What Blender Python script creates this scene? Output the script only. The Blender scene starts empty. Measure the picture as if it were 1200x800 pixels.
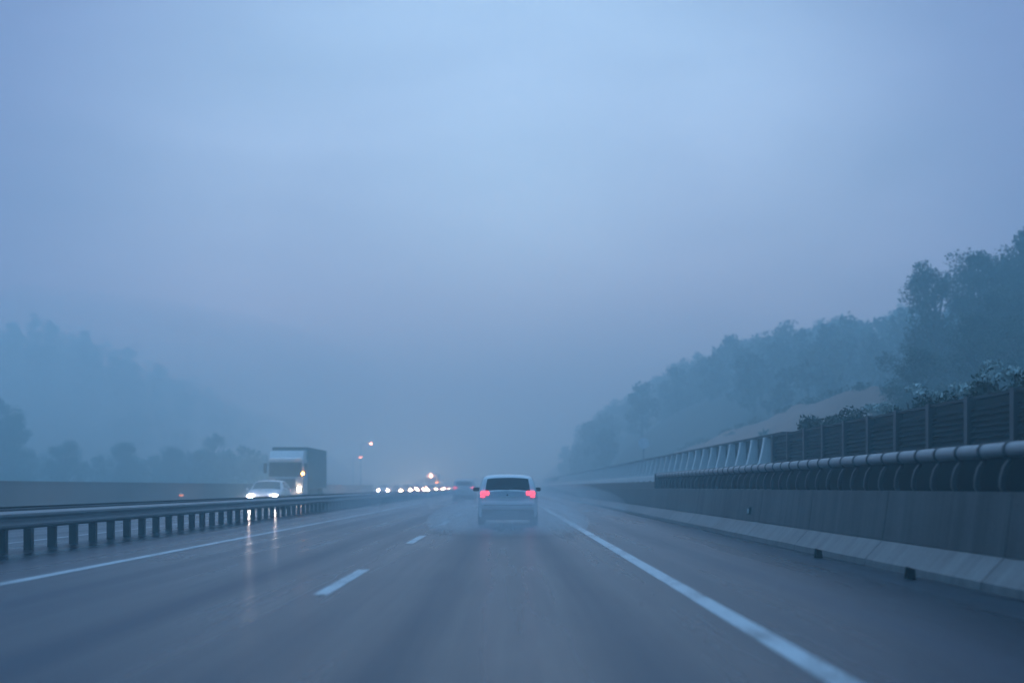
import bpy, math, random
from mathutils import Vector, Matrix
sc = bpy.context.scene
C = sc.collection
PI = math.pi
R = math.radians

# ------------------------------------------------------------------ materials
def nmat(name):
    m = bpy.data.materials.new(name); m.use_nodes = True
    nt = m.node_tree
    return m, nt, nt.nodes['Principled BSDF']

def mat(name, col, rough=0.6, metal=0.0, var=0.0, scale=3.0, bump=0.0, stretch=(1, 1, 1), coat=0.0):
    m, nt, b = nmat(name)
    b.inputs['Base Color'].default_value = (*col, 1)
    b.inputs['Roughness'].default_value = rough
    b.inputs['Metallic'].default_value = metal
    if coat: b.inputs['Coat Weight'].default_value = coat
    if var or bump:
        tc = nt.nodes.new('ShaderNodeTexCoord'); mp = nt.nodes.new('ShaderNodeMapping')
        mp.inputs['Scale'].default_value = stretch
        nt.links.new(tc.outputs['Object'], mp.inputs['Vector'])
        n = nt.nodes.new('ShaderNodeTexNoise'); n.inputs['Scale'].default_value = scale
        n.inputs['Detail'].default_value = 6; n.inputs['Roughness'].default_value = 0.6
        nt.links.new(mp.outputs[0], n.inputs['Vector'])
        if var:
            r = nt.nodes.new('ShaderNodeValToRGB')
            r.color_ramp.elements[0].position = 0.3; r.color_ramp.elements[1].position = 0.7
            r.color_ramp.elements[0].color = (*[c * (1 - var) for c in col], 1)
            r.color_ramp.elements[1].color = (*[min(1, c * (1 + var)) for c in col], 1)
            nt.links.new(n.outputs['Fac'], r.inputs['Fac'])
            nt.links.new(r.outputs['Color'], b.inputs['Base Color'])
        if bump:
            bp = nt.nodes.new('ShaderNodeBump'); bp.inputs['Strength'].default_value = bump
            bp.inputs['Distance'].default_value = 0.02
            nt.links.new(n.outputs['Fac'], bp.inputs['Height'])
            nt.links.new(bp.outputs['Normal'], b.inputs['Normal'])
    if name in ('black_steel', 'dark_louvre_metal'): b.inputs['Specular IOR Level'].default_value = 0.15
    return m

def emat(name, col, strength, base=None):
    m, nt, b = nmat(name)
    b.inputs['Base Color'].default_value = (*(base or col), 1)
    b.inputs['Roughness'].default_value = 0.2
    b.inputs['Emission Color'].default_value = (*col, 1)
    b.inputs['Emission Strength'].default_value = strength
    return m

def wet_asphalt():
    m, nt, b = nmat('wet_asphalt')
    L = nt.links.new
    tc = nt.nodes.new('ShaderNodeTexCoord')
    def noise(scale, stretch, detail=5):
        mp = nt.nodes.new('ShaderNodeMapping'); mp.inputs['Scale'].default_value = stretch
        L(tc.outputs['Object'], mp.inputs['Vector'])
        n = nt.nodes.new('ShaderNodeTexNoise'); n.inputs['Scale'].default_value = scale
        n.inputs['Detail'].default_value = detail; n.inputs['Roughness'].default_value = 0.62
        L(mp.outputs[0], n.inputs['Vector']); return n
    streak = noise(1.5, (1, 0.016, 1), 4)          # water film and wear running along the lanes
    patch = noise(0.22, (1, 0.25, 1), 5)
    grain = noise(55, (1, 1, 1), 3)
    mx = nt.nodes.new('ShaderNodeMix'); mx.data_type = 'FLOAT'; mx.inputs[0].default_value = 0.42
    L(streak.outputs['Fac'], mx.inputs[2]); L(patch.outputs['Fac'], mx.inputs[3])
    # wheel ruts, two to a lane, their wet sheen lightened into the colour
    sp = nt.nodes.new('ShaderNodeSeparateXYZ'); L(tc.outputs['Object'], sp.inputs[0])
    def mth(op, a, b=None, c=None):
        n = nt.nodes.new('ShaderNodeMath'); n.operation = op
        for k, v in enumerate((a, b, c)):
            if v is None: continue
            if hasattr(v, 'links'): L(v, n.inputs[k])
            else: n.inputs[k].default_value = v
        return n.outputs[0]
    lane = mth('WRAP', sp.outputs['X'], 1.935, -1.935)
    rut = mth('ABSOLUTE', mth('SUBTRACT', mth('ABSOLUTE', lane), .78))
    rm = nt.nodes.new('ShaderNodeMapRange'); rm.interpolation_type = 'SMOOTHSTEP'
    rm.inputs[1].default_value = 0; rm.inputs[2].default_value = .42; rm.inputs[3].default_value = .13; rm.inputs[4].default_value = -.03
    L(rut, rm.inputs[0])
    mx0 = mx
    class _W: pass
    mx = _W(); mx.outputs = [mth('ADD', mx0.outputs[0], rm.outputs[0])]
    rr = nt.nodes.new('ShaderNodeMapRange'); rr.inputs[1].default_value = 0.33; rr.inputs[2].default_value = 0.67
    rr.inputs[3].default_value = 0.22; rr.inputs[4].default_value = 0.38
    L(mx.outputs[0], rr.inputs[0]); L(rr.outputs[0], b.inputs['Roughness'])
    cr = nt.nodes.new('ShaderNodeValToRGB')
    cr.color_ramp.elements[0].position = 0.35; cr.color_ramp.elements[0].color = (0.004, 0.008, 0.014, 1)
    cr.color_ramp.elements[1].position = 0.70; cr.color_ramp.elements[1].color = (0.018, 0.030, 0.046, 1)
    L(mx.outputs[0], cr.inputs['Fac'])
    gm = nt.nodes.new('ShaderNodeMix'); gm.data_type = 'RGBA'; gm.blend_type = 'OVERLAY'; gm.inputs[0].default_value = 0.5
    L(cr.outputs['Color'], gm.inputs[6]); L(grain.outputs['Fac'], gm.inputs[7])
    L(gm.outputs[2], b.inputs['Base Color'])
    bp = nt.nodes.new('ShaderNodeBump'); bp.inputs['Strength'].default_value = 0.12; bp.inputs['Distance'].default_value = 0.005
    L(grain.outputs['Fac'], bp.inputs['Height']); L(bp.outputs['Normal'], b.inputs['Normal'])
    b.inputs['IOR'].default_value = 1.25; b.inputs['Specular IOR Level'].default_value = 0.5
    b.inputs['Specular Tint'].default_value = (.35, .72, 1.0, 1)      # blue cast put into the wet road's reflections
    return m

def worn_paint():
    m, nt, b = nmat('road_paint'); L = nt.links.new
    tc = nt.nodes.new('ShaderNodeTexCoord')
    out = []
    for sc_, st in ((2.2, (1, .35, 1)), (38, (1, .5, 1))):
        mp = nt.nodes.new('ShaderNodeMapping'); mp.inputs['Scale'].default_value = st; L(tc.outputs['Object'], mp.inputs['Vector'])
        n = nt.nodes.new('ShaderNodeTexNoise'); n.inputs['Scale'].default_value = sc_; n.inputs['Detail'].default_value = 5; L(mp.outputs[0], n.inputs['Vector']); out.append(n)
    a = nt.nodes.new('ShaderNodeMix'); a.data_type = 'FLOAT'; a.inputs[0].default_value = .5
    L(out[0].outputs['Fac'], a.inputs[2]); L(out[1].outputs['Fac'], a.inputs[3])
    r = nt.nodes.new('ShaderNodeValToRGB')
    r.color_ramp.elements[0].position = .36; r.color_ramp.elements[0].color = (.10, .10, .105, 1)
    r.color_ramp.elements[1].position = .50; r.color_ramp.elements[1].color = (.52, .53, .54, 1)
    L(a.outputs[0], r.inputs['Fac']); L(r.outputs['Color'], b.inputs['Base Color'])
    b.inputs['Roughness'].default_value = .4
    return m

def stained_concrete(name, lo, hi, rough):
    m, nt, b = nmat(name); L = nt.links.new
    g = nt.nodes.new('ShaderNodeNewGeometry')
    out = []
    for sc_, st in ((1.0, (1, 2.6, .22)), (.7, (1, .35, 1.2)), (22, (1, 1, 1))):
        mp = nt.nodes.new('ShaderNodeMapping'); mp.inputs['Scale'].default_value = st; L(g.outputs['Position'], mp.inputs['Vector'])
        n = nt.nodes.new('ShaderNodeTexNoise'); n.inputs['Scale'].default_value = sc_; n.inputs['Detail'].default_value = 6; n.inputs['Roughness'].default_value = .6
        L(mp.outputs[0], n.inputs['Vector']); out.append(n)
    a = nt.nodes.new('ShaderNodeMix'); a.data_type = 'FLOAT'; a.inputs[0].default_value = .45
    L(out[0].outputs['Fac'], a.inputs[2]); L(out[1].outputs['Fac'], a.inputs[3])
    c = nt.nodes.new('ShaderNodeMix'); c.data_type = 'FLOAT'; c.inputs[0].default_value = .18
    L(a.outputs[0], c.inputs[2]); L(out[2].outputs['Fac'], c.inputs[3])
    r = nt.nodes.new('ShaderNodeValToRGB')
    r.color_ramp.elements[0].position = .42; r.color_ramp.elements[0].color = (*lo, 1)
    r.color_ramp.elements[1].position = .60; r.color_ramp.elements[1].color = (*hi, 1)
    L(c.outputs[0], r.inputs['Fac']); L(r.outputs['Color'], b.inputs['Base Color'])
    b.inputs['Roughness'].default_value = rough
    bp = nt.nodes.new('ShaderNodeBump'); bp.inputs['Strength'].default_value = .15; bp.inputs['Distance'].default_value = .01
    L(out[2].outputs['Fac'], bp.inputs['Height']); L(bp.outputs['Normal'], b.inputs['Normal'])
    return m

def foliage(name, lo, hi, scale=1.3):
    m, nt, b = nmat(name)
    L = nt.links.new
    tc = nt.nodes.new('ShaderNodeTexCoord')
    n = nt.nodes.new('ShaderNodeTexNoise'); n.inputs['Scale'].default_value = scale; n.inputs['Detail'].default_value = 4
    L(tc.outputs['Object'], n.inputs['Vector'])
    r = nt.nodes.new('ShaderNodeValToRGB')
    r.color_ramp.elements[0].position = 0.35; r.color_ramp.elements[0].color = (*lo, 1)
    r.color_ramp.elements[1].position = 0.68; r.color_ramp.elements[1].color = (*hi, 1)
    L(n.outputs['Fac'], r.inputs['Fac']); L(r.outputs['Color'], b.inputs['Base Color'])
    b.inputs['Roughness'].default_value = 0.6
    return m

M = dict(
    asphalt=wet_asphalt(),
    paint=worn_paint(),
    soil=mat('roadside_soil', (0.07, 0.075, 0.05), 0.9, var=0.4, scale=0.5, bump=0.3),
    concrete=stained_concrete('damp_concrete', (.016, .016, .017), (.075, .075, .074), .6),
    concrete_toe=stained_concrete('skylit_concrete', (.07, .07, .07), (.17, .17, .168), .5),  # sky light caught by the sloped foot, put into a paler concrete colour
    concrete_pale=mat('pale_concrete', (0.70, 0.70, 0.68), 0.6, var=0.10, scale=1.5, bump=0.1),
    concrete_dark=mat('dark_stained_concrete', (0.04, 0.038, 0.038), 0.8, var=0.3, scale=0.8, bump=0.1),
    wall_brown=mat('brownish_concrete', (0.17, 0.145, 0.13), 0.8, var=0.25, scale=0.4, stretch=(1, 0.3, 1)),
    galv=mat('galvanised_steel', (0.17, 0.18, 0.19), 0.42, 0.5, var=0.12, scale=4),
    galv_dark=mat('weathered_steel', (0.05, 0.053, 0.056), 0.55, 0.3, var=0.25, scale=3),
    tube=mat('grey_tube_steel', (0.25, 0.26, 0.27), 0.42, 0.4, var=0.1, scale=5),
    black=mat('black_steel', (0.006, 0.0065, 0.007), 0.9, 0.0, var=0.3, scale=4),
    louvre=mat('dark_louvre_metal', (0.022, 0.025, 0.026), 0.6, 0.0, var=0.2, scale=3),
    white=mat('white_car_paint', (0.78, 0.79, 0.80), 0.35, var=0.04, scale=2, coat=0.5),
    silver=mat('silver_car_paint', (0.52, 0.54, 0.56), 0.35, 0.2, var=0.04, scale=2, coat=0.5),
    grey=mat('grey_car_paint', (0.22, 0.23, 0.25), 0.35, 0.2, var=0.05, scale=2, coat=0.5),
    glass=mat('dark_glass', (0.02, 0.024, 0.028), 0.12),
    plastic=mat('black_plastic', (0.025, 0.025, 0.027), 0.6, var=0.2, scale=8),
    rubber=mat('tyre_rubber', (0.02, 0.02, 0.02), 0.85),
    rim=mat('alloy_rim', (0.5, 0.5, 0.52), 0.35, 0.8),
    plate=mat('number_plate_white', (0.75, 0.75, 0.72), 0.4),
    teal=mat('teal_tarpaulin', (0.045, 0.13, 0.14), 0.6, var=0.12, scale=0.8),
    teal_dark=mat('dark_teal_frame', (0.03, 0.07, 0.08), 0.5),
    cab=mat('white_truck_paint', (0.5, 0.52, 0.53), 0.4, var=0.06, scale=2),
    cabpale=mat('pale_fairing', (0.8, 0.82, 0.82), 0.4),
    earth=mat('bare_brown_earth', (0.25, 0.135, 0.095), 0.95, var=0.25, scale=0.25, bump=0.6),
    hill=mat('hillside_scrub', (0.032, 0.042, 0.032), 0.95, var=0.4, scale=0.15, bump=0.4),
    bark=mat('dark_bark', (0.07, 0.055, 0.045), 0.9, var=0.3, scale=8, stretch=(1, 1, 0.3)),
    leaf=foliage('dark_tree_leaves', (0.012, 0.028, 0.014), (0.04, 0.07, 0.03), 0.5),
    shrub=foliage('shrub_leaves', (0.02, 0.04, 0.025), (0.06, 0.085, 0.05), 3),
    shrub_pale=foliage('pale_shrub_leaves', (0.25, 0.29, 0.26), (0.58, 0.62, 0.57), 4),
    sign=mat('sign_grey_back', (0.75, 0.77, 0.78), 0.4),
    tail=emat('tail_light_red', (1.0, 0.07, 0.13), 3.2, (0.5, 0.02, 0.02)),
    tail_dim=emat('tail_light_dim', (1.0, 0.12, 0.18), 3.0, (0.5, 0.02, 0.02)),
    head=emat('headlight_white', (1.0, 0.97, 0.93), 330.0),
    head_far=emat('far_headlight', (1.0, 0.80, 0.58), 1100.0),
    head_warm=emat('truck_headlight', (1.0, 0.82, 0.58), 300.0),
    head_dim=emat('headlight_low', (0.85, 0.93, 1.0), 500.0),
    amber=emat('amber_lamp', (1.0, 0.42, 0.06), 90.0),
    amber_dim=emat('amber_marker', (1.0, 0.36, 0.14), 1.0),
    lamp=emat('street_lamp_glow', (1.0, 0.55, 0.36), 32.0),
)

# ------------------------------------------------------------------ mesh builder
class MB:
    def __init__(s): s.v = []; s.f = []
    def add(s, vs, fs):
        o = len(s.v); s.v += [tuple(p) for p in vs]; s.f += [tuple(o + i for i in f) for f in fs]
    def box(s, x0, x1, y0, y1, z0, z1):
        vs = [(x, y, z) for x in (x0, x1) for y in (y0, y1) for z in (z0, z1)]
        s.add(vs, [(0, 1, 3, 2), (4, 6, 7, 5), (0, 4, 5, 1), (2, 3, 7, 6), (0, 2, 6, 4), (1, 5, 7, 3)])
    def cbox(s, x0, x1, y0, y1, z0, z1, c=0.02):
        # box with chamfered edges (as an octagon prism along y with inset end rings)
        def ring(y, k):
            a, b, d, e = x0 + k, x1 - k, z0 + k, z1 - k
            return [(a + c, y, d), (b - c, y, d), (b, y, d + c), (b, y, e - c), (b - c, y, e), (a + c, y, e), (a, y, e - c), (a, y, d + c)]
        s.loft([ring(y0, c), ring(y0 + c, 0), ring(y1 - c, 0), ring(y1, c)])
    def loft(s, rings, caps=True, close=True):
        n = len(rings[0]); vs = [p for r in rings for p in r]; fs = []
        for i in range(len(rings) - 1):
            for j in range(n if close else n - 1):
                k = (j + 1) % n
                fs.append((i * n + j, i * n + k, (i + 1) * n + k, (i + 1) * n + j))
        if caps:
            fs.append(tuple(reversed(range(n)))); fs.append(tuple((len(rings) - 1) * n + j for j in range(n)))
        s.add(vs, fs)
    def tube(s, pts, rad, n=8):
        pts = [Vector(p) for p in pts]; rings = []
        rads = rad if isinstance(rad, (list, tuple)) else [rad] * len(pts)
        for i, p in enumerate(pts):
            d = (pts[min(i + 1, len(pts) - 1)] - pts[max(i - 1, 0)]).normalized()
            a = d.orthogonal().normalized() if abs(d.z) > 0.95 else d.cross(Vector((0, 0, 1))).normalized()
            b = d.cross(a)
            rings.append([tuple(p + (a * math.cos(2 * PI * k / n) + b * math.sin(2 * PI * k / n)) * rads[i]) for k in range(n)])
        s.loft(rings)
    def lathe_x(s, prof, cx, cy, cz, n=20):
        # profile list of (x offset, radius) around an axis along x
        rings = [[(cx + px, cy + r * math.cos(2 * PI * k / n), cz + r * math.sin(2 * PI * k / n)) for k in range(n)] for px, r in prof]
        s.loft(rings)
    def lathe_y(s, prof, cx, cy, cz, n=16, sx=1.0):
        rings = [[(cx + sx * r * math.cos(2 * PI * k / n), cy + py, cz + r * math.sin(2 * PI * k / n)) for k in range(n)] for py, r in prof]
        s.loft(rings)
    def build(s, name, m, parent=None, smooth=False):
        me = bpy.data.meshes.new(name); me.from_pydata(s.v, [], s.f); me.update()
        import bmesh
        bm = bmesh.new(); bm.from_mesh(me); bmesh.ops.recalc_face_normals(bm, faces=bm.faces); bm.to_mesh(me); bm.free()
        if smooth:
            me.polygons.foreach_set('use_smooth', [True] * len(me.polygons))
            try: me.set_sharp_from_angle(angle=R(40))
            except Exception: pass
        me.materials.append(m)
        o = bpy.data.objects.new(name, me); C.objects.link(o)
        if parent: o.parent = parent
        return o

def tag(o, label, cat, group=None, kind=None):
    if label: o['label'] = label
    if cat: o['category'] = cat
    if group: o['group'] = group
    if kind: o['kind'] = kind
    return o
def thing(name, label, cat, loc=(0, 0, 0), rz=0, group=None):
    o = bpy.data.objects.new(name, None); C.objects.link(o)
    o.location = loc; o.rotation_euler = (0, 0, rz); o.empty_display_size = 0.2
    return tag(o, label, cat, group)
def struct(o): o['kind'] = 'structure'; return o
def copy_part(o, parent, loc):
    c = o.copy(); C.objects.link(c); c.parent = parent; c.location = loc; return c
def copy_tree(o, parent=None):
    c = o.copy(); C.objects.link(c)
    if parent: c.parent = parent
    for ch in list(o.children): copy_tree(ch, c)
    return c

H = 1.12          # eye height of the camera in the car
# ------------------------------------------------------------------ terrain
def sstep(a, b, x):
    t = max(0, min(1, (x - a) / (b - a))); return t * t * (3 - 2 * t)
def hill_z(x, y):
    n = 0.7 * math.sin(x * .13 + y * .06) + 0.5 * math.sin(y * .11 - x * .07) + .3 * math.sin(x * .31 + y * .27)
    z = 0.12
    if x > 9.5:                                            # hillside beside the carriageway
        k = 0.30 + 0.80 * sstep(110, 200, y)
        cap = 7.0 + (18 - 7) * sstep(110, 210, y) + 5 * sstep(210, 290, y)
        r = min((x - 11.0) * k, cap * (1 - math.exp(-max(0, (x - 11) * k) / cap)) * 1.12)
        z += max(0, r) + n * sstep(12, 22, x) * .7
    if x < -24:                                            # valley side beyond the oncoming carriageway
        e = -x - 24
        z += 34 * sstep(22, 92, e) * sstep(215, 345, y) + n * sstep(4, 20, e) * .7
    return z

m = MB()
xs = [-260 + i * 6 for i in range(39)] + [-24.5, -22] + [9.2, 11] + [13 + i * 3 for i in range(20)] + [75 + i * 8 for i in range(24)]
ys = [-40 + i * 8 for i in range(86)]
vs = [(x, y, hill_z(x, y) if (x > 9.3 or x < -24) else -0.02) for y in ys for x in xs]
nx = len(xs)
fs = [(j * nx + i, j * nx + i + 1, (j + 1) * nx + i + 1, (j + 1) * nx + i) for j in range(len(ys) - 1) for i in range(nx - 1)]
m.add(vs, fs)
struct(m.build('ground', M['hill'], smooth=True))

def sheet(name, x0, x1, y0, y1, z, mm, step=20):
    b = MB(); n = max(1, int((y1 - y0) / step))
    for i in range(n):
        a, c = y0 + (y1 - y0) * i / n, y0 + (y1 - y0) * (i + 1) / n
        b.v += [(x0, a, z), (x1, a, z), (x1, c, z), (x0, c, z)]; k = len(b.v) - 4
        b.f.append((k, k + 1, k + 2, k + 3))
    return struct(b.build(name, mm))
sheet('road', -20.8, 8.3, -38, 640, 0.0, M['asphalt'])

def strip_mesh(name, quads, z):
    b = MB()
    for x0, x1, y0, y1 in quads:
        b.add([(x0, y0, z), (x1, y0, z), (x1, y1, z), (x0, y1, z)], [(0, 1, 2, 3)])
    return struct(b.build(name, M['paint']))
strip_mesh('edge_line', [(1.82, 2.02, -35, 330), (-5.90, -5.72, -35, 330), (-9.95, -9.80, -35, 330), (-17.5, -17.35, -35, 330)], 0.004)
dash = []
y = 15.0 - 13.6 * 3
while y < 300:
    dash.append((-2.02, -1.86, y, y + 4.6)); dash.append((-13.72, -13.57, y + 5, y + 9.6)); y += 13.6
strip_mesh('lane_marking', dash, 0.004)

# ------------------------------------------------------------------ bare earth bank on the hillside
b = MB(); nu, nvv = 40, 14
rnd = random.Random(4)
vs = []
for i in range(nu + 1):
    t = i / nu; yy = 68 + 132 * t
    crest_h = (7.7 * (1 - t) ** 0.65 + 1.0 + (0.22 * math.sin(i * 1.1) + .2 * math.sin(i * 2.7 + 1)) * (1 - t)) * (.45 + .55 * sstep(70, 98, yy))
    crest_x = 24.8 - 10.0 * t
    for j in range(nvv + 1):
        s = j / nvv
        x = 11.2 + (crest_x - 11.2) * s
        z = 0.6 + (crest_h - 0.6) * (s ** 0.9) + (rnd.uniform(-.2, .2) if 0 < j < nvv else 0)
        vs.append((x, yy, z))
    vs.append((crest_x + 2.5, yy, crest_h - 0.6)); vs.append((crest_x + 6, yy, -0.5))
w = nvv + 3
b.add(vs, [(i * w + j, i * w + j + 1, (i + 1) * w + j + 1, (i + 1) * w + j) for i in range(nu) for j in range(w - 1)])
struct(b.build('earth_bank', M['earth'], smooth=True))

# ------------------------------------------------------------------ concrete barrier of precast lengths
SEG = 5.1
t = thing('concrete_barrier', 'grey precast concrete safety barrier with sloping pale foot along the hard shoulder', 'barrier', (0, 0, 0))
prof_up = [(5.36, .36), (5.45, 1.06), (5.68, 1.06), (5.78, .355)]
prof_toe = [(5.10, -.02), (5.11, .09), (5.355, .352), (5.79, .352), (5.80, -.02)]
def prism(prof, y0, y1):
    q = MB(); q.loft([[(x, y0, z) for x, z in prof], [(x, y1, z) for x, z in prof]]); return q
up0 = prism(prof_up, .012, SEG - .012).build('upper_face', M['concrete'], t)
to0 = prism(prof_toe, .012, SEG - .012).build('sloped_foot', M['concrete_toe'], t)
for k in range(50):
    y0 = 0.35 - SEG + k * SEG
    if k == 0: up0.location = (0, y0, 0); to0.location = (0, y0, 0)
    else:
        copy_part(up0, t, (0, y0, 0)); copy_part(to0, t, (0, y0, 0))

# small drain blocks at the barrier foot, small reflector on its face
for k, (yy, lab) in enumerate([(17.6, 'small dark drain block at the barrier foot nearer the camera car'), (22.8, 'small dark drain block at the barrier foot one barrier length beyond the nearer block')]):
    b = MB(); b.loft([[(4.82, yy - .05, .003), (4.94, yy - .05, .003), (4.93, yy - .05, .12), (4.84, yy - .05, .15)],
                      [(4.82, yy + .05, .003), (4.94, yy + .05, .003), (4.93, yy + .05, .12), (4.84, yy + .05, .15)]])
    tag(b.build('drain_block', M['black']), lab, 'drain block', 'drain blocks along the barrier foot')
t = thing('barrier_reflector', 'small dark reflector bracket fixed to the face of the concrete barrier', 'reflector', (5.40, 32.2, .58))
b = MB(); b.cbox(-.07, .01, -.07, .07, -.07, .09, .015); b.build('bracket', M['plastic'], t)
b = MB(); b.cbox(-.10, -.06, -.085, -.055, -.05, .06, .008); b.build('reflector_lens', M['plate'], t)

# ------------------------------------------------------------------ steel parapet rail on the barrier
t = thing('parapet_rail', 'dark steel parapet rail with grey tube handrail and curved posts on the concrete barrier', 'railing')
Y0, Y1 = 0.2, 54.0
b = MB(); b.box(5.60, 5.63, Y0, Y1, 1.064, 1.47); b.build('backing_panel', M['black'], t)
tb = []
P = 0.88
k = 0
posts = []
while Y0 + .1 + k * P < Y1: posts.append(Y0 + .1 + k * P); k += 1
first = None; fs_ = None; ft = None
for k, yy in enumerate(posts):
    if first is None:
        q = MB()
        pr = [(5.50, 1.062), (5.47, 1.12), (5.475, 1.22), (5.51, 1.34), (5.565, 1.42)]
        q.loft([[(x, -.035, z), (x, .035, z), (x + .055, .035, z), (x + .055, -.035, z)] for x, z in pr])
        first = q.build('post', M['galv_dark'], t, True); first.location = (0, yy, 0)
        q = MB(); q.tube([(5.60, -.035, 1.535), (5.60, .035, 1.535)], .098, 14)
        fs_ = q.build('joint_sleeve', M['galv_dark'], t, True); fs_.location = (0, yy, 0)
        q = MB(); q.tube([(5.60, .037, 1.535), (5.60, P - .037, 1.535)], .085, 14)
        ft = q.build('handrail_tube', M['tube'], t, True); ft.location = (0, yy, 0)
    else:
        copy_part(first, t, (0, yy, 0)); copy_part(fs_, t, (0, yy, 0))
        if k < len(posts) - 1: copy_part(ft, t, (0, yy, 0))
q = MB(); q.box(5.48, 5.70, Y1, Y1 + .12, 1.065, 1.60); q.build('end_plate', M['black'], t)
# low rail on the barrier beyond
t = thing('low_barrier_rail', 'low dark steel rail running on the barrier beyond the tube handrail', 'railing')
q = MB(); q.box(5.52, 5.62, 54.6, 210, 1.0635, 1.31); q.build('rail', M['galv_dark'], t)
p0 = None
for k in range(60):
    yy = 55 + k * 2.6
    if p0 is None:
        q = MB(); q.box(5.624, 5.67, -.05, .05, 1.062, 1.36); p0 = q.build('post', M['galv_dark'], t); p0.location = (0, yy, 0)
    else: copy_part(p0, t, (0, yy, 0))

# ------------------------------------------------------------------ louvred noise barrier
XL = 7.7; PITCH = 2.2; TOPL = 2.56
t = thing('louvred_noise_barrier', 'dark metal noise barrier of horizontal slats between posts behind the tube handrail', 'noise barrier')
yend = 41.6; nb = 18
q = MB(); q.box(0.02, .06, .07, PITCH - .07, 1.0 - .98, TOPL - .02)
for i in range(26):
    z = .10 + i * .091
    q.loft([[(-.07, yy, z), (-.055, yy, z - .018), (.018, yy, z + .045), (.019, yy, z + .062)] for yy in (.07, PITCH - .07)])
pan = q.build('louvre_panel', M['louvre'], t)
q = MB(); q.box(-.10, .10, -.065, .065, 0, TOPL + .05); q.box(-.13, -.10, -.09, .09, 0, TOPL + .05)
pst = q.build('post', M['galv_dark'], t)
q = MB(); q.box(-.09, .09, .07, PITCH - .07, TOPL - .018, TOPL + .03); cop = q.build('capping', M['louvre'], t)
for k in range(nb):
    yy = yend - PITCH * (k + 1)
    if k == 0:
        for o in (pan, pst, cop): o.location = (XL, yy, 0)
    else:
        for o in (pan, pst, cop): copy_part(o, t, (XL, yy, 0))
copy_part(pst, t, (XL, yend, 0))
pst.data.materials[0] = M['galv_dark']

# ------------------------------------------------------------------ concrete wall with tapered fins
XW = 8.0
t = thing('finned_concrete_wall', 'long concrete wall with pale tapered fins over a pale plinth beyond the louvres', 'wall')
q = MB(); q.box(XW, XW + .25, yend + .1, 330, 0, 2.62); q.build('wall_panel', M['concrete_dark'], t)
q = MB(); q.loft([[(XW - .47, yy, 0), (XW - .47, yy, 1.62), (XW - .45, yy, 1.70), (XW - .004, yy, 1.72), (XW - .004, yy, 0)] for yy in (yend + .1, 330)])
q.build('plinth', M['concrete_pale'], t)
q = MB(); q.box(XW - .12, XW + .30, yend + .1, 330, 2.623, 2.70); q.build('coping', M['concrete_dark'], t)
q = MB()
pr = []
for i in range(9):
    s = i / 8; pr.append((XW - .003 - (.18 + .19 * (1 - s) ** 1.4), 1.722 + .898 * s))
poly = [(XW - .003, 1.722)] + pr + [(XW - .003, 2.62)]
q.loft([[(x, yy, z) for x, z in poly] for yy in (-.17, .17)])
fin = q.build('fin', M['concrete_pale'], t)
for k in range(80):
    yy = yend + .4 + k * 2.28
    if k == 0: fin.location = (0, yy, 0)
    else: copy_part(fin, t, (0, yy, 0))

# ------------------------------------------------------------------ median guardrail
t = thing('median_guardrail', 'double sided steel guardrail on close set posts dividing the two carriageways', 'guardrail')
wprof = [(0, .0), (.075, .045), (.08, .085), (.012, .135), (.012, .175), (.08, .225), (.075, .265), (0, .31)]
def wbeam(x, sgn, z0, y0, y1):
    q = MB()
    a = [(x + sgn * px, z0 + pz) for px, pz in wprof]
    bck = [(x + sgn * (px - .012), z0 + pz) for px, pz in reversed(wprof)]
    q.loft([[(px, y0, pz) for px, pz in a + bck], [(px, y1, pz) for px, pz in a + bck]]); return q
wbeam(-8.27, 1, .40, 4, 300).build('near_beam', M['galv'], t, True)
wbeam(-8.75, -1, .46, 4, 300).build('far_beam', M['galv_dark'], t, True)
q = MB(); q.loft([[(-8.60, yy, .68), (-8.42, yy, .68), (-8.42, yy, .74), (-8.60, yy, .74)] for yy in (4, 300)]); q.build('top_channel', M['galv_dark'], t)
q = MB(); q.box(-8.57, -8.45, -.075, -.055, -.02, .678); q.box(-8.57, -8.45, .055, .075, -.02, .678); q.box(-8.45, -8.43, -.075, .075, -.02, .678)
q.box(-8.428, -8.262, -.05, .05, .50, .62); q.box(-8.742, -8.575, -.05, .05, .55, .67)
gp = q.build('post', M['galv_dark'], t)
for k in range(98):
    yy = 15.1 + k * 1.33
    if k == 0: gp.location = (0, yy, 0)
    else: copy_part(gp, t, (0, yy, 0))
rest = MB()
for k in range(98, 200):
    yy = 15.1 + k * 1.33; rest.box(-8.57, -8.43, yy - .075, yy + .075, -.02, .678)
for k in range(-8, 0):
    yy = 15.1 + k * 1.33; rest.box(-8.57, -8.43, yy - .075, yy + .075, -.02, .678)
o = rest.build('remaining_posts', M['galv_dark'], t); o['kind'] = 'stuff'

# ------------------------------------------------------------------ wall beyond the oncoming carriageway
t = thing('roadside_wall', 'low brownish concrete wall along the far edge of the oncoming carriageway', 'wall')
q = MB(); q.loft([[(-21.3, yy, -.02), (-20.86, yy, -.02), (-20.95, yy, .4), (-21.0, yy, 1.30), (-21.25, yy, 1.30)] for yy in (10, 320)]); q.build('wall_body', M['wall_brown'], t)
q = MB(); q.box(-21.29, -20.96, 10, 320, 1.303, 1.36); q.build('capping', M['wall_brown'], t)
t = thing('wall_marker_lamp', 'dim amber marker lamp on the brownish wall beyond the guardrail', 'lamp', (-20.97, 93, .57))
q = MB(); q.cbox(-.04, .05, -.45, .45, -.07, .07, .02); q.build('housing', M['plastic'], t)
q = MB(); q.cbox(.052, .10, -.42, .42, -.05, .05, .015)
q.cbox(-.04, .05, -.475, -.452, -.05, .05, .008)
q.build('lens', M['amber_dim'], t)

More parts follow.
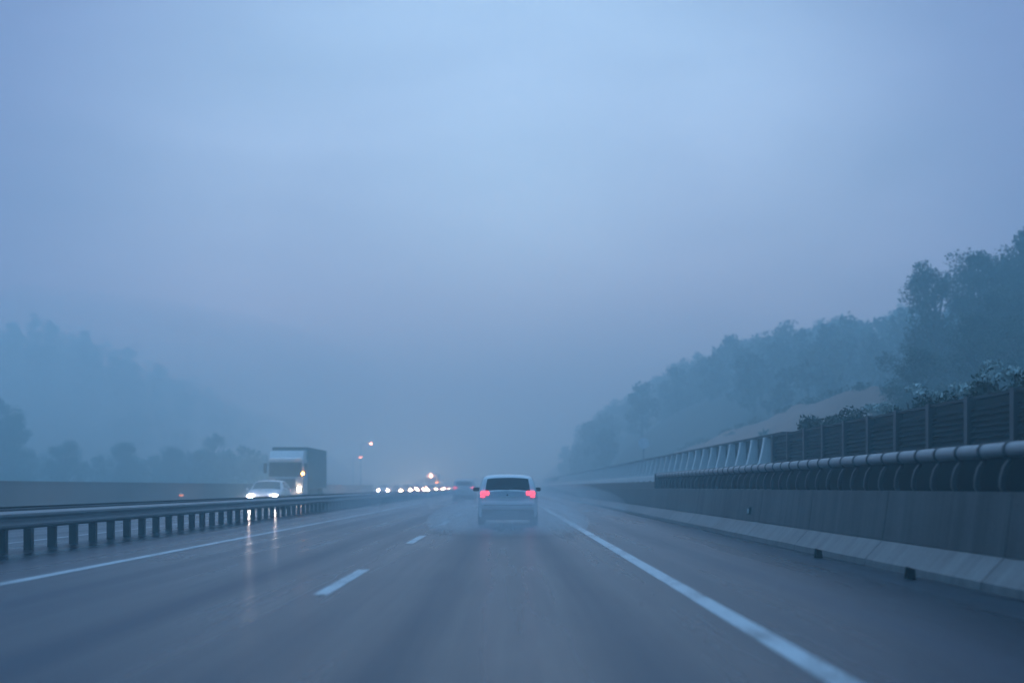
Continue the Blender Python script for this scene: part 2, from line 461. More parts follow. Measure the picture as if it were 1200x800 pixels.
# ------------------------------------------------------------------ cars
def interp(tab, x):
    # monotone-ish smooth interpolation of a table
    n = len(tab)
    if x <= tab[0][0]: return tab[0][1]
    if x >= tab[-1][0]: return tab[-1][1]
    for i in range(n - 1):
        if tab[i][0] <= x <= tab[i + 1][0]:
            x0, y0 = tab[i]; x1, y1 = tab[i + 1]; h = x1 - x0; d = (y1 - y0) / h
            def sl(j):
                if j <= 0 or j >= n - 1: return d
                a = (tab[j][1] - tab[j - 1][1]) / (tab[j][0] - tab[j - 1][0]); c = (tab[j + 1][1] - tab[j][1]) / (tab[j + 1][0] - tab[j][0])
                return 0 if a * c <= 0 else 2 * a * c / (a + c)
            m0, m1 = sl(i), sl(i + 1); t = (x - x0) / h
            return (2*t**3 - 3*t*t + 1) * y0 + (t**3 - 2*t*t + t) * h * m0 + (-2*t**3 + 3*t*t) * y1 + (t**3 - t*t) * h * m1

class CarShape:
    def __init__(s, W, L, top, belt, wheels, wr, rear, front, sides):
        s.W, s.L, s.top, s.belt, s.wheels, s.wr = W, L, top, belt, wheels, wr
        s.rear, s.front, s.sides = rear, front, sides
    def zb(s, y):
        z = .24
        for yc in s.wheels:
            d = abs(y - yc); a = s.wr + .05
            if d < a: z = max(z, s.wr + math.sqrt(a * a - d * d))
        return z
    def S(s, y, u, off=0.0):
        if off:
            e = .01
            p = Vector(s.S(y, u)); a = Vector(s.S(min(s.L, y + e), u)) - Vector(s.S(max(0, y - e), u))
            bq = Vector(s.S(y, min(1, u + e))) - Vector(s.S(y, max(-1, u - e)))
            n = a.cross(bq)
            if n.length < 1e-9: return tuple(p)
            n.normalize()
            c = Vector((0, s.L * .45, .6))
            if n.dot(p - c) < 0: n = -n
            return tuple(p + n * off)
        zt = interp(s.top, y)
        belt = min(s.belt, zt - .07)
        W = s.W * (1 - .13 * max(0, 1 - y / .45) ** 2 - .16 * max(0, 1 - (s.L - y) / .7) ** 2)
        g = max(0, min(1, (zt - s.belt) / .45))
        Wr = W * (.90 + (.75 - .90) * g)
        zb = s.zb(y)
        lo = min(zb, belt - .12)
        tw = [(0, 0), (.2, .58 * Wr), (.34, Wr), (.60, .965 * W), (.74, W), (.90, .995 * W), (1.0, .95 * W)]
        tz = [(0, zt), (.2, zt - .012), (.34, zt - .055), (.60, belt), (.74, lo + (belt - lo) * .62), (.90, lo + (belt - lo) * .2), (1.0, lo)]
        v = abs(u)
        return (math.copysign(interp(tw, v), u), y, interp(tz, v))

def make_car(name, label, cat, sh, paint, head=None, tail=None, loc=(0, 0, 0), rz=0, group=None):
    t = thing(name, label, cat, loc, rz, group)
    us = [-1 + i / 20 for i in range(41)]
    ys = sorted(set([0, .02, .05, .09, .14, .2, .27, .34, .42, .5] + [round(.6 + i * .1, 2) for i in range(int((sh.L - .7) / .1))] + [sh.L - d for d in (0, .03, .08, .15)]))
    q = MB(); q.loft([[sh.S(y, u) for u in us] for y in ys], caps=True, close=False)
    body = q.build('body', paint, t, True)
    def patch(y0, y1, u0, u1, off, ny=6, nu=10, inset=0.0):
        p = MB()
        top = []; bot = []
        for i in range(ny + 1):
            for j in range(nu + 1):
                top.append(sh.S(y0 + (y1 - y0) * i / ny, u0 + (u1 - u0) * j / nu, off))
        w = nu + 1
        p.add(top, [(i * w + j, i * w + j + 1, (i + 1) * w + j + 1, (i + 1) * w + j) for i in range(ny) for j in range(nu)])
        return p
    patch(*sh.rear, -.30, .30, .008).build('rear_window', M['glass'], t, True)
    patch(*sh.front, -.32, .32, .008).build('windscreen', M['glass'], t, True)
    for a, c in sh.sides:
        for sg in (-1, 1):
            u0, u1 = (.375, .57) if sg > 0 else (-.57, -.375)
            patch(a, c, u0, u1, .007, 4, 4).build('side_window', M['glass'], t, True)
    W, L = sh.W, sh.L
    tz = interp(sh.top, 0)
    # rear bumper, lower valance, plate, lights
    q = MB(); q.cbox(-W * .90, W * .90, -.06, .12, .465, .70, .04); q.build('rear_bumper', paint, t, True)
    q = MB(); q.cbox(-W * .86, W * .86, -.03, .12, .16, .46, .03); q.build('rear_valance', M['plastic'], t, True)
    q = MB(); q.cbox(-W * .80, W * .80, .121, L - .2, .15, .235, .02); q.build('underbody', M['plastic'], t, True)
    q = MB(); q.cbox(-.26, .26, -.018, .02, .735, .845, .006); q.build('number_plate', M['plate'], t)
    q = MB(); q.cbox(-.035, .015, -.02, .0, .86, .90, .006) ; q.build('tailgate_handle', M['plastic'], t)
    yw = sh.rear[0]; pw = [sh.S(yw + (sh.rear[1] - yw) * f, u, .022) for f, u in ((.03, .02), (.10, -.06), (.22, -.17))]
    q = MB(); q.tube(pw, [.022, .014, .008], 6); q.build('rear_wiper', M['plastic'], t)
    q = MB(); q.cbox(-W * .80, W * .80, -.064, -.0605, .575, .60, .001); q.build('bumper_strip', M['plastic'], t)
    for sg in (-1, 1):
        q = MB()
        x0, x1 = sg * W * .60, sg * W * .905
        a, c = min(x0, x1), max(x0, x1)
        q.cbox(a, c, -.03, .10, tz - .14, tz + .0, .035)
        a2, c2 = (a + .13, c) if sg > 0 else (a, c - .13)
        q.cbox(a2, c2, -.024, .10, tz - .19, tz - .143, .02)
        q.build('tail_light', tail or M['tail_dim'], t, True)
    fz = interp(sh.top, L)
    q = MB(); q.cbox(-W * .84, W * .84, L - .10, L + .06, .28, .52, .04); q.build('front_bumper', paint, t, True)
    q = MB(); q.cbox(-W * .55, W * .55, L - .08, L + .03, .525, .64, .02); q.build('grille', M['plastic'], t, True)
    for sg in (-1, 1):
        q = MB(); q.lathe_y([(-.12, .05), (-.12, .10), (.03, .095), (.06, .06)], sg * W * .72, L - .02, .645, 14, 1.15)
        q.build('headlight', head or M['plate'], t, True)
        # mirrors
        ym = sh.front[0] + .55
        q = MB(); q.cbox(min(sg * W * .97, sg * (W + .20)), max(sg * W * .97, sg * (W + .14)), ym, ym + .12, sh.belt + .01, sh.belt + .13, .03)
        q.build('wing_mirror', M['plastic'] if paint is M['white'] else paint, t, True)
        for yc in sh.wheels:
            r = sh.wr
            q = MB(); xo = sg * (W - .10)
            q.lathe_x([(-.10, r * .55), (-.10, r * .92), (-.075, r), (.075, r), (.10, r * .92), (.10, r * .55)], xo, yc, r, 22)
            wh = q.build('wheel', M['rubber'], t, True)
            q = MB(); q.lathe_x([(.02 * sg, r * .54), (.095 * sg, r * .60), (.105 * sg, r * .5), (.07 * sg, r * .2), (.09 * sg, .04)], xo, yc, r, 16)
            q.build('rim', M['rim'], wh, True)
    return t

MPV = CarShape(.885, 4.05, [(0, 1.0), (.05, 1.035), (.25, 1.385), (.36, 1.45), (.65, 1.48), (1.4, 1.495), (2.2, 1.44), (3.05, 1.08), (3.75, .92), (3.98, .76), (4.05, .62)],
               .97, (.72, 3.25), .31, (.05, .245), (2.32, 2.98), [(.62, 1.40), (1.47, 2.25)])
HATCH = CarShape(.84, 4.0, [(0, .98), (.06, 1.02), (.40, 1.32), (.55, 1.39), (1.5, 1.45), (2.15, 1.40), (2.95, 1.0), (3.7, .84), (3.93, .70), (4.0, .58)],
                .92, (.72, 3.2), .30, (.08, .36), (2.25, 2.88), [(.66, 1.38), (1.45, 2.18)])
VAN = CarShape(.90, 4.5, [(0, 1.12), (.04, 1.2), (.16, 1.55), (.28, 1.66), (1.2, 1.72), (2.5, 1.66), (3.4, 1.20), (4.2, 1.02), (4.43, .82), (4.5, .65)],
              1.05, (.8, 3.6), .32, (.05, .15), (2.62, 3.32), [(.5, 1.4), (1.5, 2.5)])

make_car('white_car', 'white hatchback driving ahead with both red tail lights glowing in spray', 'car', MPV, M['white'], tail=M['tail'], loc=(0, 42.3, 0))
make_car('grey_car', 'silver grey people carrier half hidden in mist ahead of the white hatchback', 'car', VAN, M['silver'], tail=M['tail_dim'], loc=(-3.45, 114, 0))
make_car('oncoming_car', 'pale oncoming car with bright headlights in front of the truck', 'car', HATCH, M['silver'], head=M['head'], loc=(-11.85, 74, 0), rz=PI)
GR = 'faint cars with lit headlights approaching through the fog'
for lab, sh, pt, hd, x, yy in [
    ('faint oncoming car with brightest pair of headlights just behind the truck', HATCH, 'grey', 'head_far', -12.9, 187),
    ('faint oncoming car whose dim bluish headlights show close behind the truck tail', HATCH, 'silver', 'head_dim', -16.0, 190),
    ('faint oncoming car deep in fog, its headlights between brightest pair and far truck', HATCH, 'grey', 'head_far', -15.9, 268),
    ('faint oncoming car in the lane beside the far truck', HATCH, 'silver', 'head_far', -10.9, 212),
    ('faintest oncoming car, its headlights nearest the silver grey people carrier', HATCH, 'grey', 'head_far', -11.5, 276)]:
    make_car('foggy_car', lab, 'car', sh, M[pt], head=M[hd], loc=(x, yy, 0), rz=PI, group=GR)

# ------------------------------------------------------------------ trucks (front faces -y)
def make_truck(label, loc, beacon=False, hd='head_warm'):
    t = thing('box_truck', label, 'truck', loc, 0)
    q = MB()
    side = [(0.10, .55), (0.0, .95), (.02, 1.75), (.22, 2.85), (.55, 3.05), (2.25, 3.05), (2.25, .55)]
    def sec(x, k):
        cy, cz = 1.1, 1.8
        return [(x, cy + (a - cy) * k, cz + (z - cz) * k) for a, z in side]
    q.loft([sec(-1.24, .96), sec(-1.18, 1), sec(1.18, 1), sec(1.24, .96)]); q.build('cab', M['cab'], t)
    # roof fairing
    q = MB()
    fs2 = [(.48, 3.053), (.62, 3.25), (.95, 3.60), (2.2, 3.66), (2.2, 3.053)]
    q.loft([[(x * k, a, z) for a, z in fs2] for x, k in ((-1.16, 1), (1.16, 1))]); q.build('roof_fairing', M['cabpale'], t)
    q = MB(); q.loft([[(-1.08, -.06, 3.0), (-1.08, -.10, 3.03), (-1.08, .34, 3.16), (-1.08, .36, 3.12)], [(1.08, -.06, 3.0), (1.08, -.10, 3.03), (1.08, .34, 3.16), (1.08, .36, 3.12)]]); q.build('sun_visor', M['cabpale'], t)
    q = MB(); q.loft([[(x, a - .012, z) for a, z in ((.035, 1.82), (.06, 1.95), (.205, 2.74), (.22, 2.80), (.26, 2.80), (.08, 1.82))] for x in (-1.12, 1.12)]); q.build('windscreen', M['glass'], t)
    q = MB()
    for i in range(5): q.box(-.72, .72, -.035, .0, 1.02 + i * .13, 1.11 + i * .13)
    q.build('grille', M['plastic'], t)
    q = MB(); q.cbox(-1.22, 1.22, -.09, .40, .42, .80, .05); q.build('bumper', M['cab'], t, True)
    for sg in (-1, 1):
        q = MB(); q.cbox(min(sg * .80, sg * 1.14), max(sg * .80, sg * 1.14), -.05, .10, .84, 1.04, .03); q.build('headlight_housing', M['plastic'], t, True)
        q = MB(); q.lathe_y([(0, .05), (0, .10), (-.04, .09), (-.055, .04)], sg * .97, -.05, .94, 14); q.build('headlight', M[hd], t, True)
        q = MB(); q.cbox(min(sg * 1.30, sg * 1.50), max(sg * 1.30, sg * 1.50), .10, .24, 2.05, 2.75, .03)
        q.box(min(sg * 1.19, sg * 1.31), max(sg * 1.19, sg * 1.31), .16, .20, 2.62, 2.66); q.box(min(sg * 1.19, sg * 1.31), max(sg * 1.19, sg * 1.31), .16, .20, 2.12, 2.16)
        q.build('mirror', M['plastic'], t, True)
        q = MB(); q.loft([[(sg * 1.238, a, z) for a, z in ((.45, 1.95), (.62, 2.75), (1.35, 2.75), (1.35, 1.95))], [(sg * 1.252, a, z) for a, z in ((.45, 1.95), (.62, 2.75), (1.35, 2.75), (1.35, 1.95))]]); q.build('side_window', M['glass'], t)
    q = MB(); q.lathe_y([(0, .03), (0, .085), (-.05, .075), (-.07, .03)], 1.21, .06, 2.02, 12); q.build('marker_lamp', M['amber'], t, True)
    if beacon:
        q = MB(); q.lathe_y([(0, .03), (0, .10), (-.05, .09), (-.07, .03)], 0, .60, 3.50, 12); q.build('roof_lamp', M['head_warm'], t, True)
    # cargo body
    q = MB(); q.cbox(-1.25, 1.25, 2.55, 12.6, 1.05, 3.86, .03); q.build('cargo_box', M['teal'], t)
    q = MB()
    for sg in (-1, 1):
        q.box(sg * 1.25 - .02, sg * 1.25 + .02, 2.52, 12.62, 3.80, 3.90); q.box(sg * 1.25 - .02, sg * 1.25 + .02, 2.52, 12.62, 1.0, 1.12)
        for yy in (2.50, 12.56): q.box(sg * 1.25 - .025, sg * 1.25 + .025, yy, yy + .08, .98, 3.92)
        for i in range(1, 7): q.box(sg * 1.25 - .012, sg * 1.25 + .012, 2.55 + i * 1.43, 2.60 + i * 1.43, 1.121, 3.799)
    q.box(-1.223, 1.223, 2.50, 2.545, 3.80, 3.91)
    q.build('box_frame', M['teal_dark'], t)
    q = MB(); q.box(-.45, .45, 1.2, 12.4, .62, .98); q.build('chassis', M['plastic'], t)
    for sg in (-1, 1):
        q = MB(); q.box(sg * 1.18 - .02, sg * 1.18 + .02, 4.2, 8.2, .45, .95); q.build('side_guard', M['plastic'], t)
    q = MB(); q.box(-1.15, 1.15, 12.45, 12.6, .5, .62); q.build('rear_underrun_bar', M['plastic'], t)
    for yc in (1.35, 9.2, 10.5):
        for sg in (-1, 1):
            r = .50; q = MB()
            q.lathe_x([(-.15, r * .55), (-.15, r * .93), (-.11, r), (.11, r), (.15, r * .93), (.15, r * .55)], sg * 1.06, yc, r, 22); wh = q.build('wheel', M['rubber'], t, True)
            q = MB(); q.lathe_x([(.05 * sg, r * .54), (.14 * sg, r * .58), (.05 * sg, r * .35), (.12 * sg, .1)], sg * 1.06, yc, r, 14); q.build('rim', M['rim'], wh, True)
    return t
make_truck('big truck with white cab, dark windscreen and teal cargo box behind the pale oncoming car', (-15.35, 100, 0))
make_truck('far truck lost in fog with one lit lamp above its headlights', (-15.9, 300, 0), True, 'head_far')

# ------------------------------------------------------------------ lamps, mast and sign
def street_lamp(label, x, y, hgt, lit=True):
    t = thing('street_lamp', label, 'street lamp', (x, y, hill_z(x, y) - .05 if x < -24 else 0), 0, 'tall street lamps in the fog')
    q = MB(); q.tube([(-.3, 0, 0), (-.3, 0, hgt * .5), (-.3, 0, hgt)], [.07, .05, .035], 10); q.build('pole', M['galv'], t, True)
    q = MB(); q.tube([(-.3, 0, hgt - .02), (-.1, 0, hgt + .25), (.5, 0, hgt + .38), (.9, 0, hgt + .38)], [.045, .04, .04, .035], 8); q.build('arm', M['galv'], t, True)
    q = MB(); q.loft([[(.85, -.05, hgt + .36), (.85, .05, hgt + .36), (.85, .05, hgt + .44), (.85, -.05, hgt + .44)], [(1.1, -.16, hgt + .33), (1.1, .16, hgt + .33), (1.1, .12, hgt + .48), (1.1, -.12, hgt + .48)], [(1.6, -.10, hgt + .34), (1.6, .10, hgt + .34), (1.6, .06, hgt + .43), (1.6, -.06, hgt + .43)]]); hd = q.build('lamp_head', M['galv'], t, True)
    if lit:
        q = MB()
        rings = []
        for k, (rr, dz) in enumerate([(.17, 0), (.16, -.08), (.12, -.15), (.03, -.19)]):
            rings.append([(1.3 + rr * 1.2 * math.cos(a * PI / 6), rr * math.sin(a * PI / 6), hgt + .335 + dz) for a in range(12)])
        q.loft(rings); q.build('lamp_lens', M['lamp'], hd, True)
    return t
street_lamp('higher of the two glowing pinkish street lamps beyond the truck', -23.2, 232, 7.75)
street_lamp('lower and fainter of the two glowing pinkish street lamps beyond the truck', -32.0, 303, 6.9)
bpy.context.view_layer.update()

t = thing('road_sign', 'small round pale road sign on a post behind the finned wall', 'road sign', (10.4, 111, 0))
q = MB(); q.tube([(0, 0, 0), (0, 0, 4.75)], .045, 10); q.build('post', M['galv'], t, True)
q = MB(); q.lathe_y([(-.075, .40), (-.075, .43), (-.055, .43), (-.055, .40)], 0, 0, 4.45, 28); q.build('sign_face', M['sign'], t, True)

# ------------------------------------------------------------------ trees and shrubs
def leaves(q, rnd, cx, cy, cz, rx, ry, rz, n, s):
    for _ in range(n):
        while True:
            a = Vector((rnd.uniform(-1, 1), rnd.uniform(-1, 1), rnd.uniform(-1, 1)))
            if a.length <= 1: break
        a = a * (0.55 + .45 * a.length) if a.length > .2 else a
        p = Vector((cx + a.x * rx, cy + a.y * ry, cz + a.z * rz))
        u = Vector((rnd.gauss(0, 1), rnd.gauss(0, 1), rnd.gauss(0, 1))).normalized()
        w = u.orthogonal().normalized(); k = s * rnd.uniform(.6, 1.3)
        w = (Matrix.Rotation(rnd.uniform(0, 6.28), 3, u) @ w)
        h = u.cross(w)
        q.add([p - w * k, p + h * k * .45, p + w * k, p - h * k * .45], [(0, 1, 2, 3)])

def tree_parts(seed, hgt, rad, nclump=62, nleaf=290, s=.10):
    rnd = random.Random(seed)
    cr = MB(); tr = MB()
    tr.tube([(0, 0, -.4), (rnd.uniform(-.15, .15), rnd.uniform(-.15, .15), hgt * .3), (rnd.uniform(-.3, .3), rnd.uniform(-.3, .3), hgt * .82)], [hgt * .026, hgt * .02, hgt * .006], 8)
    for _ in range(nclump):
        f = rnd.uniform(.14, 1.0)
        env = rad * (1.15 * math.sin(PI * min(1, .12 + f * .80)) ** .7)
        a = rnd.uniform(0, 6.28); rr = env * math.sqrt(rnd.uniform(0, 1)) * .85
        c = (rr * math.cos(a), rr * math.sin(a), hgt * f * .94)
        r = rad * rnd.uniform(.2, .4)
        leaves(cr, rnd, *c, r, r, r * .8, nleaf, s)
        tr.tube([(0, 0, max(.1, c[2] - rr * .7) * .8), (c[0] * .5, c[1] * .5, c[2] * .82), c], [hgt * .009, hgt * .006, hgt * .002], 5)
    return cr, tr
protos = []
for k in range(4):
    cr, tr = tree_parts(30 + k, [9.5, 11, 8.5, 10][k], [3.0, 3.1, 3.2, 2.7][k])
    protos.append((cr, tr))
pmesh = []
def place_tree(kind, x, y, sc_, rz, label, group, dz=0):
    t = thing('broadleaf_tree', label, 'tree', (x, y, hill_z(x, y) - .1 + dz), rz, group); t.scale = (sc_, sc_, sc_)
    if len(pmesh) <= kind:
        while len(pmesh) <= kind:
            i = len(pmesh)
            a = protos[i][0].build('crown', M['leaf']); c = protos[i][1].build('trunk', M['bark'])
            pmesh.append((a.data, c.data)); bpy.data.objects.remove(a); bpy.data.objects.remove(c)
    for nm, me in zip(('crown', 'trunk'), pmesh[kind]):
        o = bpy.data.objects.new(nm, me); C.objects.link(o); o.parent = t
    return t
G1 = 'dark trees on the slope above the louvred barrier'
near = [  # x, y, scale, kind, label
    (27.2, 92, 1.02, 1, 'dark tree with ragged crown, outermost of the slope trees toward the bare earth bank'),
    (30.5, 93, 1.22, 0, 'second tall dark tree from the bare earth bank on the slope'),
    (33.5, 90, 1.27, 3, 'third tall dark tree from the bare earth bank, at the crest'),
    (36.5, 95, 1.5, 2, 'fourth and broadest dark tree from the bare earth bank on the slope'),
    (25.6, 88, .62, 2, 'low dark tree in front of the outermost slope tree beside the bare earth bank'),
    (24.0, 74, .62, 0, 'low bushy dark tree down the slope between the louvres and the taller trees'),
    (27.5, 80, .78, 3, 'middle sized dark tree in front of the tall trees on the slope'),
    (24.8, 70, .62, 2, 'lowest dark tree on the slope close above the louvred barrier'),
    (31.0, 84, .80, 1, 'middle sized dark tree at picture edge in front of the crest trees'),
    (17.6, 66, .40, 2, 'small bushy dark tree low on the slope just where the bare earth bank ends'),
    (19.6, 70, .50, 1, 'small upright dark tree between the bare earth bank and the lowest slope tree'),
    (40.0, 99, 1.2, 0, 'far crest tree mostly hidden behind the broadest dark tree'),
]
for i, (x, y, s, k, lab) in enumerate(near): place_tree(k, x, y, s, i * 1.7, lab, G1)
G2 = 'misty dark trees beyond the brownish wall'
lt = [(-67.4, 191, 1.23, 1, 'tallest misty tree at the outer end of the row beyond the brownish wall'),
      (-63.1, 185, 1.10, 3, 'second misty tree from the outer end beyond the brownish wall'),
      (-57.3, 188, 0.86, 2, 'third misty tree from the outer end beyond the brownish wall'),
      (-52.2, 198, 0.81, 0, 'low misty tree midway along the brownish wall'),
      (-47.9, 207, 0.78, 2, 'low misty tree next but one before the truck, beyond the wall'),
      (-44.2, 217, 0.78, 1, 'low misty tree just outside the truck cab, beyond the wall'),
      (-73.2, 200, 1.30, 0, 'misty tree behind the tallest one at the outer end of the wall')]
for i, (x, y, s, k, lab) in enumerate(lt): place_tree(k, x, y, s, i * 2.1, lab, G2)

# woods that read as one mass
def wood(name, label, pts, seed):
    rnd = random.Random(seed); q = MB()
    for x, y, hh in pts:
        z0 = hill_z(x, y)
        for _ in range(9):
            f = rnd.uniform(.1, 1); r = hh * .33 * math.sin(PI * (.15 + .75 * f)) ** .8
            a = rnd.uniform(0, 6.28); rr = r * rnd.uniform(.1, .8)
            leaves(q, rnd, x + rr * math.cos(a), y + rr * math.sin(a), z0 + hh * f * .92, hh * .16, hh * .16, hh * .13, 44, .40)
        q.tube([(x, y, z0 - .3), (x, y, z0 + hh * .8)], [.2, .06], 5)
    o = q.build(name, M['leaf']); tag(o, label, 'wood', None, 'stuff'); return o
rnd = random.Random(9)
pts = []
for _ in range(520):
    y = rnd.uniform(125, 380); x = rnd.uniform(13.5, 78)
    if y < 204 and x < 26.5: continue
    pts.append((x, y, rnd.uniform(5.0, 8.5)))
wood('hillside_wood', 'dense wood covering the hillside beyond the bare earth bank, fading in fog', pts, 1)
pts = []
for _ in range(230):
    y = rnd.uniform(285, 430); x = -rnd.uniform(58, 190)
    pts.append((x, y, rnd.uniform(5.5, 8.5)))
for k in range(170):
    pts.append((-rnd.uniform(36, 92), rnd.uniform(205, 250), rnd.uniform(3.5, 6.5)))
wood('valley_wood', 'faint wood on the ridge beyond the oncoming carriageway, nearly lost in fog', pts, 2)

q = MB(); rnd = random.Random(77)
for _ in range(90):
    t_ = rnd.uniform(.05, .95); yy = 68 + 132 * t_
    ch = (7.7 * (1 - t_) ** 0.65 + 1.0) * (.45 + .55 * sstep(70, 98, yy)); cx = 24.8 - 10.0 * t_
    s_ = rnd.choice((1.0, 1.0, 1.03, rnd.uniform(.3, .98)))
    if s_ < .98 and rnd.random() < .6: continue
    leaves(q, rnd, 11.2 + (cx - 11.2) * s_, yy, .6 + (ch - .6) * min(1, s_) ** .9 + .1, rnd.uniform(.3, .9), rnd.uniform(.4, 1.2), rnd.uniform(.15, .5), 60, .12)
tag(q.build('bank_scrub', M['leaf']), 'dark scrub scattered over the bare earth bank and along its crest', 'scrub', None, 'stuff')

# shrubs behind the louvres
G3 = 'shrubs growing over the top of the louvred barrier'
def shrub(label, x, y, hgt, r, seed, pale):
    rnd = random.Random(seed)
    t = thing('shrub', label, 'shrub', (x, y, hill_z(x, y) - .02), 0, G3)
    q = MB()
    for _ in range(6):
        a = rnd.uniform(0, 6.28); d = rnd.uniform(.2, .8) * r
        q.tube([(0, 0, 0), (d * .4 * math.cos(a), d * .4 * math.sin(a), hgt * .5), (d * math.cos(a), d * math.sin(a), hgt * .9)], [.03, .02, .008], 5)
    q.build('stems', M['bark'], t)
    q = MB(); q2 = MB()
    for i in range(12):
        a = rnd.uniform(0, 6.28); d = rnd.uniform(0, .8) * r
        cz = hgt * rnd.uniform(.55, .94)
        leaves(q, rnd, d * .6 * math.cos(a), d * math.sin(a), cz, .30, .42, .24, 190, .06)
    q.build('foliage', M['shrub'], t)
    if pale:
        for i in range(5):
            a = rnd.uniform(0, 6.28); d = rnd.uniform(0, .9) * r
            leaves(q2, rnd, d * .5 * math.cos(a), d * math.sin(a), hgt * rnd.uniform(.93, 1.03), .2, .3, .1, 90, .05)
        q2.build('pale_tips', M['shrub_pale'], t)  # pale leaf tufts near the shrub's top
ordn = ['first', 'second', 'third', 'fourth', 'fifth', 'sixth', 'seventh', 'eighth', 'ninth', 'tenth', 'eleventh', 'twelfth', 'thirteenth', 'fourteenth']
rnd = random.Random(3)
for i in range(14):
    yy = 40.6 - i * 1.62
    pale = i in (5, 7, 9, 10)
    shrub(('pale tipped ' if pale else 'dark ') + ordn[i] + ' shrub from the concrete fins, above the slatted barrier', 8.45, yy, rnd.uniform(2.80, 3.04), .95, 100 + i, pale)

# ------------------------------------------------------------------ fog and spray
def volume(name, dens, col, g):
    m = bpy.data.materials.new(name); m.use_nodes = True; nt = m.node_tree
    nt.nodes.remove(nt.nodes['Principled BSDF'])
    v = nt.nodes.new('ShaderNodeVolumePrincipled')
    v.inputs['Density'].default_value = dens; v.inputs['Color'].default_value = (*col, 1); v.inputs['Anisotropy'].default_value = g; v.inputs['Absorption Color'].default_value = (1, 1, 1, 1)
    nt.links.new(v.outputs[0], nt.nodes['Material Output'].inputs['Volume']); return m
q = MB(); q.box(-262, 270, -42, 646, -1.6, 45)
hz = q.build('haze', volume('haze', 0.0068, (0.60, 0.92, 1.0), 0.62)); hz['kind'] = 'stuff'; hz['label'] = 'blue fog filling the valley and hiding distant things'; hz['category'] = 'fog'
def spray(name, label, x, y, z, rx, ry, rz, dens):
    # three shells, so that the mist thins out towards its edge
    q = MB(); n = 28
    for f in (1.0, .76, .5):
        q.loft([[(x + f * rx * math.sin(PI * i / 14) * math.cos(2 * PI * k / n), y + f * ry * math.sin(PI * i / 14) * math.sin(2 * PI * k / n), z - f * rz * math.cos(PI * i / 14)) for k in range(n)] for i in range(1, 14)])
    o = q.build(name, volume(name, dens * .5, (0.93, 0.96, 0.99), 0.2), None, True); tag(o, label, 'spray', None, 'stuff'); return o
spray('road_spray', 'mist of water spray thrown up behind the white hatchback', 0, 39.4, .18, 2.2, 7.5, .66, .19)
spray('road_spray', 'broad low mist hanging over the lanes beyond the white hatchback', -1.2, 88, .3, 7.2, 56, 1.4, .022)

spray('mist_bank', 'pale mist drifting over the wooded ridge beyond the oncoming carriageway', -98, 268, 18, 78, 62, 19, .013)
spray('road_spray', 'mist added in front of the oncoming car to give its headlights a halo', -11.85, 68.9, .45, 1.3, 1.9, .5, .07)  # spray volume added for the bloom around the oncoming headlights
# ------------------------------------------------------------------ sky, sun, camera
SUN_EL, SUN_AZ = 74, 4      # high behind thick cloud
wd = bpy.data.worlds.new('World'); sc.world = wd; wd.use_nodes = True
nt = wd.node_tree; L = nt.links.new
bg = nt.nodes['Background']; bg.inputs['Strength'].default_value = 0.10
sky = nt.nodes.new('ShaderNodeTexSky'); sky.sky_type = 'NISHITA'; sky.sun_disc = False
sky.sun_elevation = R(SUN_EL); sky.sun_rotation = R(SUN_AZ); sky.air_density = 1.0; sky.dust_density = 1.0; sky.ozone_density = 3.0
tc = nt.nodes.new('ShaderNodeTexCoord')
mp = nt.nodes.new('ShaderNodeMapping'); mp.inputs['Scale'].default_value = (1, 1, 2.6)
L(tc.outputs['Generated'], mp.inputs['Vector'])
cn = nt.nodes.new('ShaderNodeTexNoise'); cn.inputs['Scale'].default_value = 2.6; cn.inputs['Detail'].default_value = 7; cn.inputs['Roughness'].default_value = .5; cn.inputs['Distortion'].default_value = .3
L(mp.outputs[0], cn.inputs['Vector'])
cr = nt.nodes.new('ShaderNodeMapRange'); cr.inputs[1].default_value = .32; cr.inputs[2].default_value = .68; cr.inputs[3].default_value = .80; cr.inputs[4].default_value = 1.16
L(cn.outputs['Fac'], cr.inputs[0])
# brightest low ahead; the unseen sky around is graded to balance ground and haze light
dt = nt.nodes.new('ShaderNodeVectorMath'); dt.operation = 'DOT_PRODUCT'
e0 = R(8.5); dt.inputs[1].default_value = (0, math.cos(e0), math.sin(e0))
L(tc.outputs['Generated'], dt.inputs[0])
ac = nt.nodes.new('ShaderNodeMath'); ac.operation = 'ARCCOSINE'; L(dt.outputs['Value'], ac.inputs[0])
fr = nt.nodes.new('ShaderNodeMapRange'); fr.inputs[1].default_value = 0; fr.inputs[2].default_value = PI; fr.inputs[3].default_value = 0; fr.inputs[4].default_value = 1
L(ac.outputs[0], fr.inputs[0])
gr = nt.nodes.new('ShaderNodeValToRGB'); gr.color_ramp.interpolation = 'EASE'
cols = [(0.0, (7.0, 12.6, 16.6)), (.05, (5.5, 9.1, 12.6)), (.12, (2.45, 3.15, 5.8)), (.28, (2.2, 4.3, 7.4)), (.45, (1.2, 2.6, 4.9)), (1.0, (0.55, 1.6, 3.6))]
el = gr.color_ramp.elements
el[0].position = 0; el[0].color = (*cols[0][1], 1); el[1].position = 1; el[1].color = (*cols[-1][1], 1)
for p_, c_ in cols[1:-1]:
    e_ = el.new(p_); e_.color = (*c_, 1)
L(fr.outputs[0], gr.inputs['Fac'])
vm = nt.nodes.new('ShaderNodeVectorMath'); vm.operation = 'SCALE'
sx = nt.nodes.new('ShaderNodeSeparateXYZ'); L(tc.outputs['Generated'], sx.inputs[0])
hr = nt.nodes.new('ShaderNodeValToRGB'); hr.color_ramp.interpolation = 'EASE'
hr.color_ramp.elements[0].position = 0.0; hr.color_ramp.elements[0].color = (0.30, 1.15, 1.35, 1)   # low sky tinted blue to colour the horizon haze
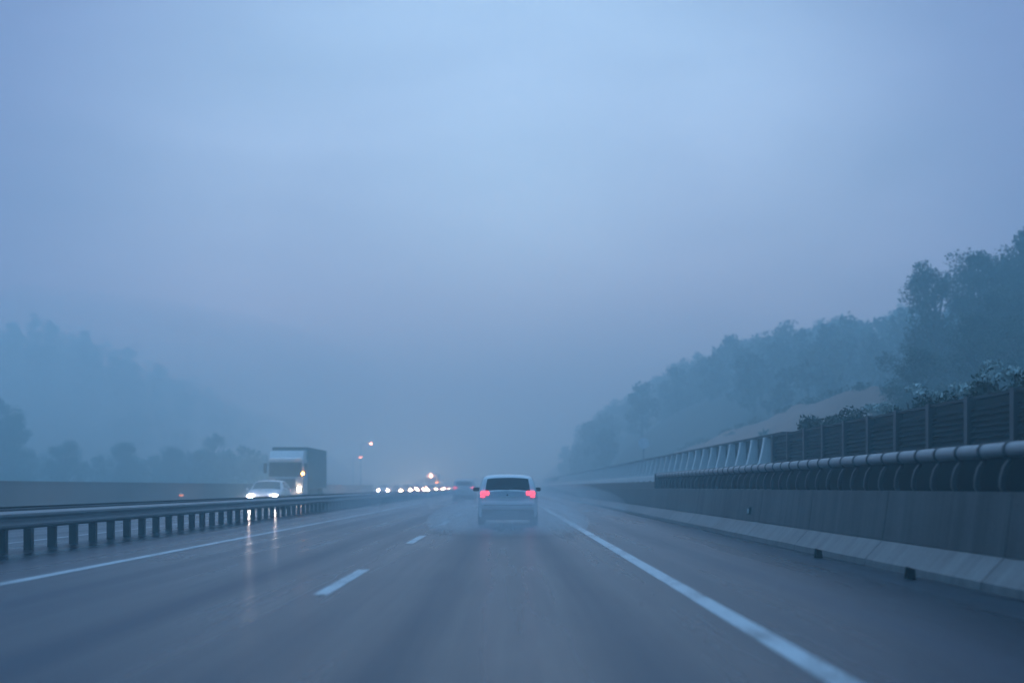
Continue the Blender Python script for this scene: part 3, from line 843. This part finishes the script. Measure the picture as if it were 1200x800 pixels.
hr.color_ramp.elements[1].position = 0.13; hr.color_ramp.elements[1].color = (1, 1, 1, 1)
for p_, c_ in ((.34, (1, 1, 1)), (.56, (1.32, 1.92, 2.05))):        # unseen overhead sky brightened to light the haze
    e_ = hr.color_ramp.elements.new(p_); e_.color = (*c_, 1)
L(sx.outputs['Z'], hr.inputs['Fac'])
hm = nt.nodes.new('ShaderNodeMix'); hm.data_type = 'RGBA'; hm.blend_type = 'MULTIPLY'; hm.inputs[0].default_value = 1.0
L(gr.outputs['Color'], hm.inputs[6]); L(hr.outputs['Color'], hm.inputs[7])
L(hm.outputs[2], vm.inputs[0]); L(cr.outputs[0], vm.inputs['Scale'])
mx = nt.nodes.new('ShaderNodeMix'); mx.data_type = 'RGBA'; mx.inputs[0].default_value = 0.97
L(sky.outputs['Color'], mx.inputs[6]); L(vm.outputs['Vector'], mx.inputs[7]); L(mx.outputs[2], bg.inputs['Color'])

sd = bpy.data.lights.new('sun', 'SUN'); sd.energy = 0.5; sd.angle = R(60); sd.color = (0.52, 0.76, 1.0)
so = bpy.data.objects.new('sun', sd); C.objects.link(so)
d = Vector((math.sin(R(SUN_AZ)) * math.cos(R(SUN_EL)), math.cos(R(SUN_AZ)) * math.cos(R(SUN_EL)), math.sin(R(SUN_EL))))
so.rotation_euler = d.to_track_quat('Z', 'Y').to_euler()

cam = bpy.data.cameras.new('camera'); co = bpy.data.objects.new('camera', cam); C.objects.link(co)
co.location = (0, 0, H); co.rotation_euler = (R(90), 0, 0)
cam.sensor_width = 36; cam.lens = 1700 / 1200 * 36
cam.shift_y = 170 / 1200; cam.shift_x = 5 / 1200
cam.clip_start = 0.1; cam.clip_end = 3000
cam.dof.use_dof = True; cam.dof.focus_distance = 32; cam.dof.aperture_fstop = 0.75
sc.camera = co

sc.view_settings.view_transform = 'Standard'; sc.view_settings.look = 'None'
sc.view_settings.exposure = -0.12; sc.view_settings.gamma = 1
sc.cycles.use_denoising = True
sc.cycles.volume_bounces = 9; sc.cycles.max_bounces = 12; sc.cycles.diffuse_bounces = 3; sc.cycles.glossy_bounces = 3
sc.cycles.sample_clamp_indirect = 6
